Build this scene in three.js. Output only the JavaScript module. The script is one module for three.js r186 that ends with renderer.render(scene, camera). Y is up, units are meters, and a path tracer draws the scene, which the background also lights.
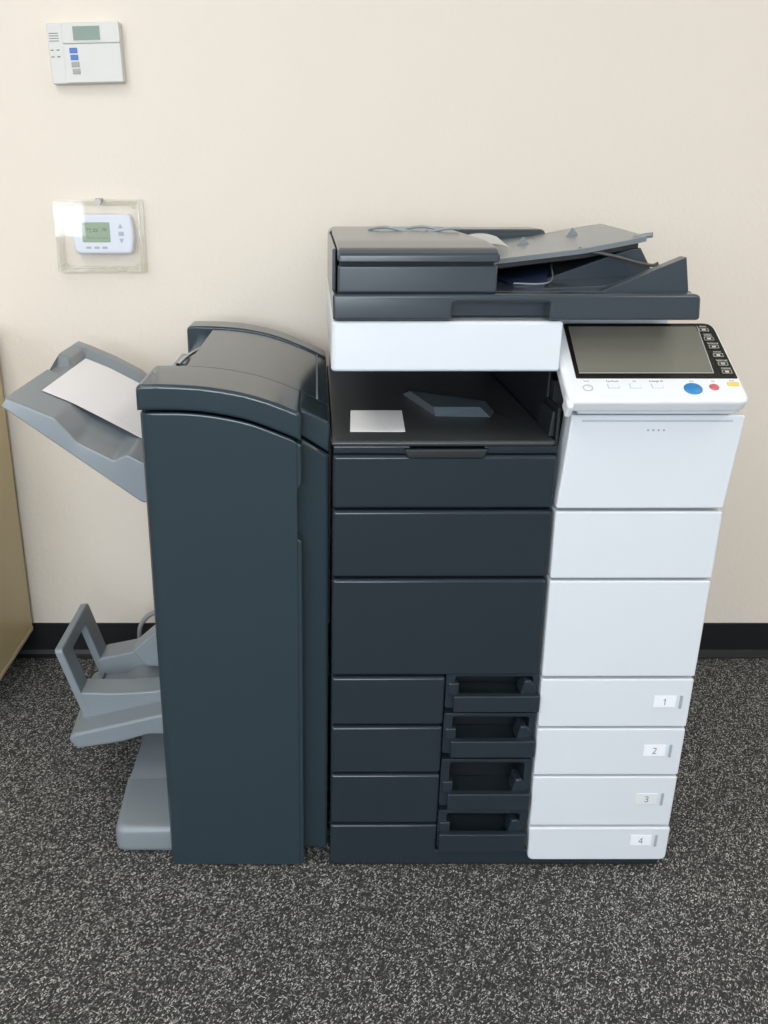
import * as THREE from 'three';
import { RoundedBoxGeometry } from 'three/addons/geometries/RoundedBoxGeometry.js';
import { mergeGeometries } from 'three/addons/utils/BufferGeometryUtils.js';
import { RectAreaLightUniformsLib } from 'three/addons/lights/RectAreaLightUniformsLib.js';

// ---------------------------------------------------------------- camera, sky, lights, exposure
const scene = new THREE.Scene();
const camera = new THREE.PerspectiveCamera(2 * Math.atan(512 / 871) * 180 / Math.PI, 768 / 1024, 0.05, 50);
camera.position.set(0, 1.183, 2.08);
camera.rotation.x = -20.3 * Math.PI / 180;
camera.setViewOffset(768, 1024, 68, 0, 768, 1024);          // the photograph is cropped off-centre
const renderer = new THREE.WebGLRenderer();
renderer.toneMapping = THREE.LinearToneMapping;
renderer.toneMappingExposure = 0.94;
renderer.shadowMap.enabled = true;
renderer.shadowMap.type = THREE.PCFSoftShadowMap;
RectAreaLightUniformsLib.init();
scene.background = new THREE.Color().setRGB(0.62, 0.78, 1.0);

const ROOM = { x0: -3.7, x1: 3.1, z0: 0, z1: 4.6, h: 2.7 };
const WINDOWS = [[-3.35, -1.66, 0.87, 2.25], [-1.15, 0.55, 0.87, 2.25]];      // x0, x1, y0, y1 in the wall behind the viewer; second added for fill
const DAY_POWER = [5.2, 11.3];
WINDOWS.forEach(([x0, x1, y0, y1], i) => {
  const l = new THREE.RectAreaLight(new THREE.Color().setRGB(0.86, 0.93, 1.0), DAY_POWER[i], x1 - x0, y1 - y0);
  l.position.set((x0 + x1) / 2, (y0 + y1) / 2, ROOM.z1 - 0.03); l.name = 'window_daylight_and_fill';  // daylight at the first window, added fill at the second
  scene.add(l);                                               // a RectAreaLight shines along -z: into the room
});
const LAMP_COLOR = new THREE.Color().setRGB(1.0, 0.955, 0.89);
const LAMP_POWER = 4.8;
const LAMP_SPOTS = [[-1.05, 1.6], [1.9, 1.6], [-1.05, 3.4], [1.9, 3.4]];

// ---------------------------------------------------------------- helpers
const lerp = (a, b, t) => a + (b - a) * t;
function toCreasedNormals(g, angle) {                         // normals weighted by face area, so that large flats stay flat beside fine bevels
  if (g.index) g = g.toNonIndexed();
  const p = g.attributes.position, n = p.count, fn = [], cells = new Map(), cosA = Math.cos(angle);
  const a = new THREE.Vector3(), b = new THREE.Vector3(), c = new THREE.Vector3();
  const key = (i) => `${Math.round(p.getX(i) * 2e5)},${Math.round(p.getY(i) * 2e5)},${Math.round(p.getZ(i) * 2e5)}`;
  for (let i = 0; i < n; i += 3) {
    a.fromBufferAttribute(p, i); b.fromBufferAttribute(p, i + 1).sub(a); c.fromBufferAttribute(p, i + 2).sub(a);
    const v = b.clone().cross(c), area = v.length(); v.normalize();
    fn.push({ v, area });
    for (let k = 0; k < 3; k++) { const q = key(i + k); let l = cells.get(q); if (!l) cells.set(q, l = []); l.push(i / 3); }
  }
  const out = new Float32Array(n * 3), sum = new THREE.Vector3();
  for (let i = 0; i < n; i++) {
    const f = fn[Math.floor(i / 3)]; sum.set(0, 0, 0);
    for (const j of cells.get(key(i))) { const o = fn[j]; if (o.v.dot(f.v) > cosA) sum.addScaledVector(o.v, o.area); }
    if (sum.lengthSq() === 0) sum.copy(f.v);
    sum.normalize(); sum.toArray(out, i * 3);
  }
  g.setAttribute('normal', new THREE.BufferAttribute(out, 3));
  return g;
}
let seed = 7;
const rnd = () => { seed = (seed * 1664525 + 1013904223) >>> 0; return seed / 4294967296; };
const lin = (r, g, b) => new THREE.Color().setRGB(r, g, b);
const mat = (color, roughness = 0.5, more = {}) => new THREE.MeshStandardMaterial({ color, roughness, metalness: 0, ...more });
const taken = new Map();
function numbered(name) {
  const n = taken.get(name) || 0; taken.set(name, n + 1);
  return n ? `${name}_${String(n).padStart(3, '0')}` : name;
}
function uvMetres(g) {                                        // box-projected texture coordinates in metres
  if (g.index) g = g.toNonIndexed();
  if (!g.attributes.normal) g.computeVertexNormals();
  const p = g.attributes.position, n = g.attributes.normal, uv = new Float32Array(p.count * 2);
  for (let i = 0; i < p.count; i++) {
    const ax = Math.abs(n.getX(i)), ay = Math.abs(n.getY(i)), az = Math.abs(n.getZ(i));
    const x = p.getX(i), y = p.getY(i), z = p.getZ(i);
    if (ay >= ax && ay >= az) { uv[2 * i] = x; uv[2 * i + 1] = -z; }
    else if (ax >= az) { uv[2 * i] = z; uv[2 * i + 1] = y; }
    else { uv[2 * i] = x; uv[2 * i + 1] = y; }
  }
  g.setAttribute('uv', new THREE.BufferAttribute(uv, 2));
  return g;
}
function joined(list, keepUv) {
  const a = (Array.isArray(list) ? list : [list]).map((g) => {
    g = g.index ? g.toNonIndexed() : g;
    for (const k of Object.keys(g.attributes)) if (!['position', 'normal', ...(keepUv ? ['uv'] : [])].includes(k)) g.deleteAttribute(k);
    if (!g.attributes.normal) g.computeVertexNormals();
    return g;
  });
  return a.length > 1 ? mergeGeometries(a) : a[0];
}
function obj(name, geo, material, parent, keepUv) {
  let g = joined(geo, keepUv);
  if (!keepUv) g = uvMetres(g);
  const m = new THREE.Mesh(g, material);
  m.name = parent && parent !== scene ? name : numbered(name);
  m.castShadow = m.receiveShadow = true;
  (parent || scene).add(m);
  return m;
}
function thing(name, label, category, at = [0, 0, 0], group) {
  const o = new THREE.Group(); o.name = numbered(name); o.position.set(...at);
  o.userData = { label, category }; if (group) o.userData.group = group;
  scene.add(o); return o;
}
const structure = (m, label, category) => { m.userData.kind = 'structure'; if (label) m.userData.label = label; if (category) m.userData.category = category; return m; };
function box(x0, x1, y0, y1, z0, z1, r = 0, seg = 3) {
  const w = x1 - x0, h = y1 - y0, d = z1 - z0;
  const g = r ? new RoundedBoxGeometry(w, h, d, seg, Math.min(r, w / 2.02, h / 2.02, d / 2.02)) : new THREE.BoxGeometry(w, h, d);
  g.translate((x0 + x1) / 2, (y0 + y1) / 2, (z0 + z1) / 2);
  return g;
}
function ringOf(src, d) {                                     // the rounded outline of src, moved inwards by d; the number of points does not depend on d
  const n = src.length, out = [], line = [];
  for (let i = 0; i < n; i++) {
    const a = src[i], b = src[(i + 1) % n], l = Math.hypot(b[0] - a[0], b[1] - a[1]) || 1e-9;
    line.push([(b[0] - a[0]) / l, (b[1] - a[1]) / l, l]);
  }
  for (let i = 0; i < n; i++) {
    const u = line[(i + n - 1) % n], v = line[i], [x, y, r] = src[i];
    const cr = u[0] * v[1] - u[1] * v[0], dt = u[0] * v[0] + u[1] * v[1], half = Math.tan(Math.atan2(Math.abs(cr), dt) / 2);
    const nx = -(u[1] + v[1]), ny = u[0] + v[0], k = d / Math.max(0.2, 1 + dt);   // inward for counter-clockwise outlines
    const px = x + nx * k, py = y + ny * k;
    if (!r) { out.push([px, py]); continue; }
    const q0 = Math.min(r, u[2] / 2.01, v[2] / 2.01), R = q0 / Math.max(half, 1e-6);
    const q = Math.max(0, (cr > 0 ? R - d : R + d) * half);
    for (let j = 0; j <= 6; j++) {
      const t = j / 6, ax = px - u[0] * q, ay = py - u[1] * q, bx = px + v[0] * q, by = py + v[1] * q;
      out.push([(1 - t) * (1 - t) * ax + 2 * t * (1 - t) * px + t * t * bx, (1 - t) * (1 - t) * ay + 2 * t * (1 - t) * py + t * t * by]);
    }
  }
  return out;
}
function poly(points, r = 0) {                                // closed shape, corners rounded by r (or by the point's third entry)
  let src = points.map(([x, y, q]) => [x, y, q ?? r]);
  src = src.filter((p, i) => { const o = src[(i + src.length - 1) % src.length]; return Math.hypot(p[0] - o[0], p[1] - o[1]) > 1e-6; });
  if (THREE.ShapeUtils.area(src.map(([x, y]) => ({ x, y }))) < 0) src.reverse();
  const s = new THREE.Shape(ringOf(src, 0).map(([x, y]) => new THREE.Vector2(x, y)));
  s.src = src;
  return s;
}
function prism(shape, z0, z1, bevel = 0, seg = 3) {
  const s = Array.isArray(shape) ? poly(shape) : shape;
  const b = Math.min(bevel, (z1 - z0) / 2.05);
  if (s.holes.length) {
    const g = new THREE.ExtrudeGeometry(s, { depth: z1 - z0 - 2 * b, bevelEnabled: b > 0, bevelThickness: b, bevelSize: b, bevelOffset: -b, bevelSegments: seg });
    g.translate(0, 0, z0 + b);
    return toCreasedNormals(g, 0.7);
  }
  const rings = [];
  const m = b > 0 ? seg : 0;
  for (let i = 0; i <= m; i++) { const f = m ? i / m * Math.PI / 2 : Math.PI / 2; rings.push([ringOf(s.src, b * (1 - Math.sin(f))), z0 + b * (1 - Math.cos(f))]); }
  for (let i = 0; i <= m; i++) { const f = m ? (1 - i / m) * Math.PI / 2 : Math.PI / 2; rings.push([ringOf(s.src, b * (1 - Math.sin(f))), z1 - b * (1 - Math.cos(f))]); }
  const v = [], n = rings[0][0].length, P = (k, i) => [...rings[k][0][(i + n) % n], rings[k][1]];
  const tri = (a, c, d) => {
    const e = [c[0] - a[0], c[1] - a[1], c[2] - a[2]], f = [d[0] - a[0], d[1] - a[1], d[2] - a[2]];
    if (Math.hypot(e[1] * f[2] - e[2] * f[1], e[2] * f[0] - e[0] * f[2], e[0] * f[1] - e[1] * f[0]) > 1e-12) v.push(...a, ...c, ...d);
  };
  for (let k = 0; k + 1 < rings.length; k++) for (let i = 0; i < n; i++) { tri(P(k, i), P(k, i + 1), P(k + 1, i + 1)); tri(P(k, i), P(k + 1, i + 1), P(k + 1, i)); }
  for (const [k, flip] of [[0, true], [rings.length - 1, false]]) {
    const c = []; rings[k][0].forEach((p) => { const o = c[c.length - 1]; if (!o || Math.hypot(p[0] - o.x, p[1] - o.y) > 1e-6) c.push(new THREE.Vector2(...p)); });
    while (c.length > 3 && c[0].distanceTo(c[c.length - 1]) < 1e-6) c.pop();
    for (const [i, j, l] of THREE.ShapeUtils.triangulateShape(c, [])) {
      const q = [i, j, l].map((t) => [c[t].x, c[t].y, rings[k][1]]);
      flip ? tri(q[0], q[2], q[1]) : tri(q[0], q[1], q[2]);
    }
  }
  const g = new THREE.BufferGeometry();
  g.setAttribute('position', new THREE.Float32BufferAttribute(v, 3));
  return toCreasedNormals(g, 0.7);
}
const rectPts = (x0, x1, y0, y1) => [[x0, y0], [x1, y0], [x1, y1], [x0, y1]];
function prismY(shape, y0, y1, bevel = 0) {                   // shape drawn in (x, z), extruded upwards
  const s = (Array.isArray(shape) ? shape : null);
  const g = prism(s.map(([x, z, r]) => r === undefined ? [x, -z] : [x, -z, r]), y0, y1, bevel);
  g.rotateX(-Math.PI / 2);
  return g;
}
function tube(points, r, seg = 40, radial = 10) {
  return new THREE.TubeGeometry(new THREE.CatmullRomCurve3(points.map((p) => new THREE.Vector3(...p))), seg, r, radial, false);
}
function hull(bottom, top) {                                  // a solid between two rings of points, flat faces
  const v = [], n = bottom.length, tri = (a, b, c) => v.push(...a, ...b, ...c);
  for (let i = 0; i < n; i++) { const j = (i + 1) % n; tri(bottom[i], bottom[j], top[j]); tri(bottom[i], top[j], top[i]); }
  for (let i = 1; i < n - 1; i++) { tri(top[0], top[i], top[i + 1]); tri(bottom[0], bottom[i + 1], bottom[i]); }
  const g = new THREE.BufferGeometry();
  g.setAttribute('position', new THREE.Float32BufferAttribute(v, 3));
  g.computeVertexNormals();
  return g;
}

function along(pts, x) {                                      // piecewise-linear profile
  if (x <= pts[0][0]) return pts[0][1];
  for (let i = 1; i < pts.length; i++) if (x <= pts[i][0]) return lerp(pts[i - 1][1], pts[i][1], (x - pts[i - 1][0]) / (pts[i][0] - pts[i - 1][0]));
  return pts[pts.length - 1][1];
}
function canvasTex(w, h, draw) {
  const c = document.createElement('canvas'); c.width = w; c.height = h;
  draw(c.getContext('2d'), w, h);
  const t = new THREE.CanvasTexture(c); t.colorSpace = THREE.SRGBColorSpace; t.anisotropy = 8;
  return t;
}
function dataTex(n, fill, srgb) {
  const d = new Uint8Array(n * n * 4); fill(d);
  const t = new THREE.DataTexture(d, n, n, THREE.RGBAFormat);
  t.wrapS = t.wrapT = THREE.RepeatWrapping; t.magFilter = THREE.LinearFilter; t.minFilter = THREE.LinearMipmapLinearFilter; t.generateMipmaps = true;
  if (srgb) t.colorSpace = THREE.SRGBColorSpace;
  t.needsUpdate = true;
  return t;
}
function noiseGrid(n, cells) {                                // tileable smooth value noise, 0..1
  const g = new Float32Array(cells * cells).map(() => rnd()), out = new Float32Array(n * n);
  for (let y = 0; y < n; y++) for (let x = 0; x < n; x++) {
    const fx = x / n * cells, fy = y / n * cells, x0 = Math.floor(fx), y0 = Math.floor(fy);
    let u = fx - x0, v = fy - y0; u = u * u * (3 - 2 * u); v = v * v * (3 - 2 * v);
    const x1 = (x0 + 1) % cells, y1 = (y0 + 1) % cells;
    out[y * n + x] = lerp(lerp(g[y0 * cells + x0], g[y0 * cells + x1], u), lerp(g[y1 * cells + x0], g[y1 * cells + x1], u), v);
  }
  return out;
}

// ---------------------------------------------------------------- textures of the setting
const CN = 2048, CARPET_TILE = 0.92;                          // 0.45 mm per texel
let carpetColor, carpetBump;
{
  const val = new Float32Array(CN * CN), hgt = new Float32Array(CN * CN);
  val.fill(0.03);
  const px = CN / CARPET_TILE / 1000;                         // texels per millimetre
  for (let k = 0; k < 115000; k++) {
    const cx = rnd() * CN, cy = rnd() * CN;
    const kind = rnd();
    const v = kind < 0.42 ? 0.030 + 0.040 * rnd() : kind < 0.75 ? 0.10 + 0.11 * rnd() : 0.38 + 0.38 * rnd();
    const a = (rnd() < 0.72 ? 0.95 : -0.6) + (rnd() - 0.5) * 0.9;
    const L = (1.6 + 1.8 * rnd()) * px, W = (0.62 + 0.38 * rnd()) * px, c = Math.cos(a), s = Math.sin(a), R = Math.ceil(L);
    const top = 0.55 + 0.45 * rnd();
    for (let y = -R; y <= R; y++) for (let x = -R; x <= R; x++) {
      const u = (x * c + y * s) / L, w = (-x * s + y * c) / W, d = u * u + w * w;
      if (d > 1) continue;
      const i = ((Math.floor(cy + y) + CN) % CN) * CN + (Math.floor(cx + x) + CN) % CN, h = top * Math.sqrt(1 - d);
      if (h + 0.12 >= hgt[i]) { hgt[i] = h; val[i] = v * (0.85 + 0.3 * rnd()); }
    }
  }
  const toS = (v) => 255 * (v <= 0.0031308 ? 12.92 * v : 1.055 * Math.pow(v, 1 / 2.4) - 0.055);
  carpetColor = dataTex(CN, (d) => { for (let i = 0; i < CN * CN; i++) { const v = val[i]; d[4 * i] = toS(v * 1.02); d[4 * i + 1] = toS(v); d[4 * i + 2] = toS(v * 0.94); d[4 * i + 3] = 255; } }, true);
  carpetBump = dataTex(CN, (d) => { for (let i = 0; i < CN * CN; i++) { d[4 * i] = d[4 * i + 1] = d[4 * i + 2] = 255 * hgt[i]; d[4 * i + 3] = 255; } });
  carpetColor.repeat.set(1 / CARPET_TILE, 1 / CARPET_TILE); carpetBump.repeat.set(1 / CARPET_TILE, 1 / CARPET_TILE);
}
const wallBump = dataTex(512, (d) => {
  const a = noiseGrid(512, 128), b = noiseGrid(512, 64), c = noiseGrid(512, 12);
  for (let i = 0; i < 512 * 512; i++) { d[4 * i] = d[4 * i + 1] = d[4 * i + 2] = 255 * (0.35 * a[i] + 0.35 * b[i] + 0.3 * c[i]); d[4 * i + 3] = 255; }
});
wallBump.repeat.set(1 / 0.6, 1 / 0.6);
const grainBump = dataTex(256, (d) => {
  const a = noiseGrid(256, 128), b = noiseGrid(256, 64);
  for (let i = 0; i < 256 * 256; i++) { d[4 * i] = d[4 * i + 1] = d[4 * i + 2] = 255 * (0.6 * a[i] + 0.4 * b[i]); d[4 * i + 3] = 255; }
});
grainBump.repeat.set(1 / 0.05, 1 / 0.05);

// ---------------------------------------------------------------- materials
const M = {
  feederDark: mat(lin(0.042, 0.055, 0.068), 0.18, { bumpMap: grainBump, bumpScale: 0.00003 }),
  copierDark: mat(lin(0.021, 0.031, 0.040), 0.15, { bumpMap: grainBump, bumpScale: 0.00003 }),
  trayLightened: mat(lin(0.045, 0.050, 0.051), 0.3),  // the copier's dark plastic, lightened for light falling on the tray
  stopSheen: mat(lin(0.10, 0.125, 0.145), 0.35),  // dark plastic too; the reflection on its top is put into this grey
  wall: mat(lin(0.80, 0.725, 0.63), 0.7, { bumpMap: wallBump, bumpScale: 0.0006 }),
  roomWall: mat(lin(0.76, 0.755, 0.74), 0.8),
  ceiling: mat(lin(0.8, 0.79, 0.76), 0.95),
  carpet: mat(0xffffff, 0.95, { map: carpetColor, bumpMap: carpetBump, bumpScale: 0.0022 }),
  vinyl: mat(lin(0.004, 0.005, 0.006), 0.5),
  cabinet: mat(lin(0.68, 0.55, 0.31), 0.42),
  cabinetEdge: mat(lin(0.62, 0.52, 0.33), 0.45),
  plinth: mat(lin(0.01, 0.01, 0.01), 0.8),
  dark: mat(lin(0.027, 0.044, 0.055), 0.15, { bumpMap: grainBump, bumpScale: 0.00003 }),
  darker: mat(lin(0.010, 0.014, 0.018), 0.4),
  black: mat(lin(0.006, 0.006, 0.007), 0.6),
  white: mat(lin(0.70, 0.735, 0.775), 0.38),
  panelWhite: mat(lin(0.80, 0.82, 0.84), 0.35),
  grey: mat(lin(0.225, 0.255, 0.28), 0.32, { bumpMap: grainBump, bumpScale: 0.00003 }),
  adfTray: mat(lin(0.22, 0.245, 0.26), 0.25),
  film: new THREE.MeshPhysicalMaterial({ color: lin(0.75, 0.78, 0.80), roughness: 0.35, transmission: 0.5, thickness: 0 }),
  paper: mat(lin(0.93, 0.91, 0.93), 0.85),
  card: mat(lin(0.96, 0.96, 0.96), 0.8),
  steel: mat(lin(0.55, 0.55, 0.54), 0.3, { metalness: 1 }),
  navy: mat(lin(0.015, 0.025, 0.06), 0.35),
  cable: mat(lin(0.30, 0.32, 0.33), 0.5),
  slot: mat(lin(0.36, 0.40, 0.44), 0.5),
  blueKey: mat(lin(0.03, 0.22, 0.50), 0.35),
  redKey: mat(lin(0.58, 0.12, 0.14), 0.35),
  yellowKey: mat(lin(0.86, 0.60, 0.16), 0.4),
  keyRim: mat(lin(0.55, 0.55, 0.53), 0.45),
  keypadWhite: mat(lin(0.69, 0.685, 0.65), 0.5),
  thermoWhite: mat(lin(0.74, 0.78, 0.86), 0.45),
  clear: new THREE.MeshPhysicalMaterial({ color: lin(1, 1, 1), roughness: 0.03, transmission: 1, thickness: 0, ior: 1.5 }),
  clearEdge: new THREE.MeshPhysicalMaterial({ color: lin(0.955, 0.955, 0.93), roughness: 0.10, transmission: 0.95, thickness: 0, ior: 1.5 }),
  glass: new THREE.MeshPhysicalMaterial({ color: 0xffffff, roughness: 0, transmission: 1, thickness: 0 }),
  frame: mat(lin(0.6, 0.6, 0.58), 0.5),
  diffuser: new THREE.MeshStandardMaterial({ color: lin(0.9, 0.9, 0.88), roughness: 0.6, emissive: LAMP_COLOR, emissiveIntensity: 3 }),
};

// ---------------------------------------------------------------- the room
{
  const { x0, x1, z0, z1, h } = ROOM, t = 0.12;
  structure(obj('floor', box(x0 - t, x1 + t, -0.1, 0, z0 - t, z1 + t), M.carpet), 'charcoal flecked loop pile carpet', 'floor');
  structure(obj('ceiling', box(x0 - t, x1 + t, h, h + 0.1, z0 - t, z1 + t), M.ceiling), 'off white ceiling over the office', 'ceiling');
  structure(obj('wall_back', box(x0 - t, x1 + t, 0, h, z0 - t, z0), M.wall), 'cream painted wall behind the copier', 'wall');
  structure(obj('wall_left', box(x0 - t, x0, 0, h, z0, z1), M.roomWall), 'pale painted side wall left of the room', 'wall');
  structure(obj('wall_right', box(x1, x1 + t, 0, h, z0, z1), M.roomWall), 'pale painted side wall right of the room', 'wall');
  const [a, b] = WINDOWS, y0 = a[2], y1 = a[3];
  structure(obj('wall_front', [
    box(x0 - t, a[0], y0, y1, z1, z1 + t), box(a[1], b[0], y0, y1, z1, z1 + t), box(b[1], x1 + t, y0, y1, z1, z1 + t),
    box(x0 - t, x1 + t, 0, y0, z1, z1 + t), box(x0 - t, x1 + t, y1, h, z1, z1 + t)], M.roomWall), 'pale painted wall with one window and one added fill window', 'wall');
  // cove base: a straight face above a curved toe that runs out onto the carpet
  const cove = poly([[0, 0], [0.019, 0], [0.019, 0.003], [0.010, 0.009], [0.0055, 0.020], [0.005, 0.097], [0, 0.098]]);
  const strip = (len) => new THREE.ExtrudeGeometry(cove, { depth: len, bevelEnabled: false });
  const g = strip(x1 - x0); g.rotateY(Math.PI / 2); g.scale(1, 1, -1); g.translate(x0, 0, z0);
  // rotateY puts the profile's x along -z and the length along +x; the mirror sends it to +z
  const idx = g.toNonIndexed(), p = idx.attributes.position;
  for (let i = 0; i < p.count; i += 3) { const a = [p.getX(i), p.getY(i), p.getZ(i)]; p.setXYZ(i, p.getX(i + 1), p.getY(i + 1), p.getZ(i + 1)); p.setXYZ(i + 1, ...a); }
  idx.computeVertexNormals();
  structure(obj('baseboard_back', idx, M.vinyl), 'black vinyl cove base along the cream wall', 'baseboard');
  WINDOWS.forEach(([wx0, wx1, wy0, wy1], i) => {
    const win = structure(obj(`window_${i + 1}`, [
      box(wx0, wx1, wy0, wy0 + 0.04, z1 + 0.03, z1 + 0.08), box(wx0, wx1, wy1 - 0.04, wy1, z1 + 0.03, z1 + 0.08),
      box(wx0, wx0 + 0.04, wy0 + 0.04, wy1 - 0.04, z1 + 0.03, z1 + 0.08), box(wx1 - 0.04, wx1, wy0 + 0.04, wy1 - 0.04, z1 + 0.03, z1 + 0.08)], M.frame), i ? 'added unseen window straight behind the viewer for front fill light' : 'office window behind the viewer near the left corner', 'window');
    obj('pane', box(wx0 + 0.03, wx1 - 0.03, wy0 + 0.03, wy1 - 0.03, z1 + 0.052, z1 + 0.056), M.glass, win);
  });
}
for (const [x, z] of LAMP_SPOTS) {
  const where = `${z < 2 ? 'nearer' : 'farther from'} the copier wall on the ${x < 0 ? 'window' : 'far'} side`;
  const y = ROOM.h;
  const c = thing('ceiling_light', `flat ceiling light panel ${where}`, 'ceiling light', [x, y, z], 'ceiling light panels');
  obj('frame', [box(-0.31, 0.31, -0.03, 0, -0.61, -0.585), box(-0.31, 0.31, -0.03, 0, 0.585, 0.61), box(-0.31, -0.285, -0.03, 0, -0.585, 0.585), box(0.285, 0.31, -0.03, 0, -0.585, 0.585)], M.frame, c);
  obj('diffuser', box(-0.285, 0.285, -0.02, -0.004, -0.585, 0.585), M.diffuser, c);
  const l = new THREE.RectAreaLight(LAMP_COLOR, LAMP_POWER, 0.56, 1.16);
  l.position.set(x, y - 0.035, z); l.rotation.x = -Math.PI / 2; l.name = 'ceiling_light_lamp';
  scene.add(l);
}

// ---------------------------------------------------------------- tan cabinet at the left edge
{
  const c = thing('storage_cabinet', 'tan storage cabinet cut off by the left edge of the picture', 'cabinet', [-1.194, 0, 0.02]);
  obj('body', box(-0.443, 0.443, 0.1, 0.86, 0, 0.30, 0.002), M.cabinet, c);
  obj('bottom_edge', [box(0.415, 0.4445, 0.088, 0.1, 0, 0.30, 0.002), box(-0.443, 0.415, 0.088, 0.1, 0, 0.30)], M.cabinetEdge, c);
  obj('top_board', box(-0.443, 0.443, 0.86, 0.885, 0, 0.305, 0.003), M.cabinet, c);
  obj('plinth', box(-0.41, 0.35, 0, 0.088, 0.02, 0.25), M.plinth, c);
}

// ---------------------------------------------------------------- copier: main unit
const seam = (y) => 0.3905 - 0.0165 * y;                      // slanted joint between dark and white fronts
const copier = thing('office_copier', 'tall multifunction office copier with dark fronts and white right side', 'copier');
{
  const c = copier, F = 0.785;
  // carcass
  obj('carcass', [box(0.034, 0.634, 0.03, 0.80, 0.13, 0.70), box(0.376, 0.634, 0.80, 0.90, 0.13, 0.72), box(0.376, 0.56, 0.90, 0.93, 0.13, 0.66), box(0.03, 0.376, 0.80, 0.93, 0.13, 0.17)], M.darker, c);
  obj('side_panel', [box(0.634, 0.641, 0.02, 0.862, 0.135, 0.75, 0.002)], M.white, c);
  obj('base_plate', box(0.027, 0.638, 0.0012, 0.019, 0.15, F - 0.001, 0.004), M.copierDark, c);
  for (const [x, z] of [[0.09, 0.22], [0.58, 0.22]]) obj('caster', new THREE.CylinderGeometry(0.014, 0.014, 0.02, 18).rotateZ(Math.PI / 2).translate(x, 0.014, z), M.black, c);
  // dark front covers
  const front = (y0, y1, x1) => prism(poly([[0.0262, y0], [x1 ?? seam(y0) - 0.003, y0], [x1 ?? seam(y1) - 0.003, y1], [0.0262, y1]], 0.006), 0.70, F, 0.006, 4);
  const t = obj('front_cover', front(0.7095, 0.797), M.copierDark, c); t.userData.label = 'dark front cover under the output tray';
  obj('front_cover', front(0.590, 0.7055), M.copierDark, c);
  obj('front_cover', front(0.4065, 0.586), M.copierDark, c);
  // white front covers
  const whiteFront = (y0, y1, z1 = 0.790, x1 = 0.6435) => prism(poly([[seam(y0), y0], [x1, y0], [x1, y1], [seam(y1), y1]], 0.004), 0.745, z1, 0.0028, 3);
  const door = obj('side_door', prism(poly([[0.3780, 0.7120], [0.6415, 0.7120], [0.6520, 0.8630], [0.3880, 0.8630]], 0.004), 0.745, 0.792, 0.003, 3), M.white, c);
  obj('slot_line', box(0.404, 0.633, 0.8525, 0.8555, 0.7915, 0.7925), mat(lin(0.47, 0.51, 0.55), 0.5), door);
  for (let k = 0; k < 4; k++) obj('status_light', new THREE.CylinderGeometry(0.0016, 0.0016, 0.001, 12).rotateX(Math.PI / 2).translate(0.506 + k * 0.0080, 0.8395, 0.7923), M.slot, door);
  obj('white_cover', whiteFront(0.5905, 0.7065), M.white, c);
  obj('white_cover', whiteFront(0.4075, 0.586), M.white, c);

  // paper drawers: dark half, grip and white half with its number
  const Y = [[0.3075, 0.4025], [0.2072, 0.3035], [0.097, 0.2033], [0.0205, 0.0932]];
  const grips = [[0.3405, 0.3725, 0.4110], [0.2475, 0.2815, 0.3305], [0.1350, 0.1700, 0.2355], [0.0410, 0.0810, 0.1250]];
  const labelAt = [[0.5845, 0.3446, 0.3666], [0.5805, 0.2450, 0.2672], [0.5800, 0.1420, 0.1640], [0.5805, 0.0515, 0.0735]];
  for (let k = 0; k < 4; k++) {
    const [y0, y1] = Y[k], [b0, b1, tp] = grips[k];
    const last = k === 3;
    const d = obj('paper_drawer', last
      ? prism(poly([[0.0262, 0.0035, 0.008], [0.638, 0.0035, 0.008], [0.638, 0.0365], [0.2215, 0.0365], [0.2215, y1], [0.0262, y1]], 0.003), 0.70, F, 0.005, 4)
      : front(y0, y1, 0.2215), M.copierDark, c);
    // grip: pocket plate with a window, dark back, bar in front, two brackets
    const sh = poly([[0.2225, b0], [0.3885 - 0.016 * tp, b0], [0.3885 - 0.016 * tp, tp], [0.2225, tp]], 0.006);
    const hole = new THREE.Path(poly([[0.2385, b1 - 0.014], [0.371, b1 - 0.014], [0.371, tp - 0.0075], [0.2385, tp - 0.0075]], 0.006).getPoints(6));
    sh.holes.push(hole);
    obj('grip_pocket', prism(sh, 0.722, F - 0.002, 0.002, 2), M.copierDark, d);
    obj('pocket_back', box(0.224, 0.384, b0 + 0.002, tp - 0.002, 0.705, 0.7215), M.darker, d);
    obj('grip_bar', prism(poly(rectPts(last ? 0.2240 : 0.2355, 0.3830, b0, b1), 0.003), 0.7835, 0.7965, 0.0025, 3), M.copierDark, d);
    obj('grip_bracket', [
      prism(poly([[0.226, b1 - 0.004], [0.2455, b1 - 0.004], [0.2455, b1 + 0.020], [0.226, b1 + 0.020]], 0.004), 0.745, 0.7865, 0.003, 3),
      prism(poly([[0.351, b1 - 0.004], [0.378, b1 - 0.004], [0.378, b1 + 0.012, 0.006], [0.368, b1 + 0.025, 0.008], [0.357, b1 + 0.025, 0.004]], 0.002), 0.752, 0.7862, 0.004, 3)], M.copierDark, d);
    const w = obj('white_front', last
      ? prism(poly([[seam(y0) + 0.001, y0, 0.012], [0.6455, y0, 0.012], [0.6455, y1, 0.003], [seam(y1), y1, 0.003]]), 0.75, 0.792, 0.0028, 3)
      : whiteFront(y0, y1), M.white, d);
    w.userData.label = 'white right half of the drawer front';
    const lx = labelAt[k][0] - 0.005, l0 = labelAt[k][1] + 0.0035, l1 = labelAt[k][2] + 0.0035;
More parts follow.
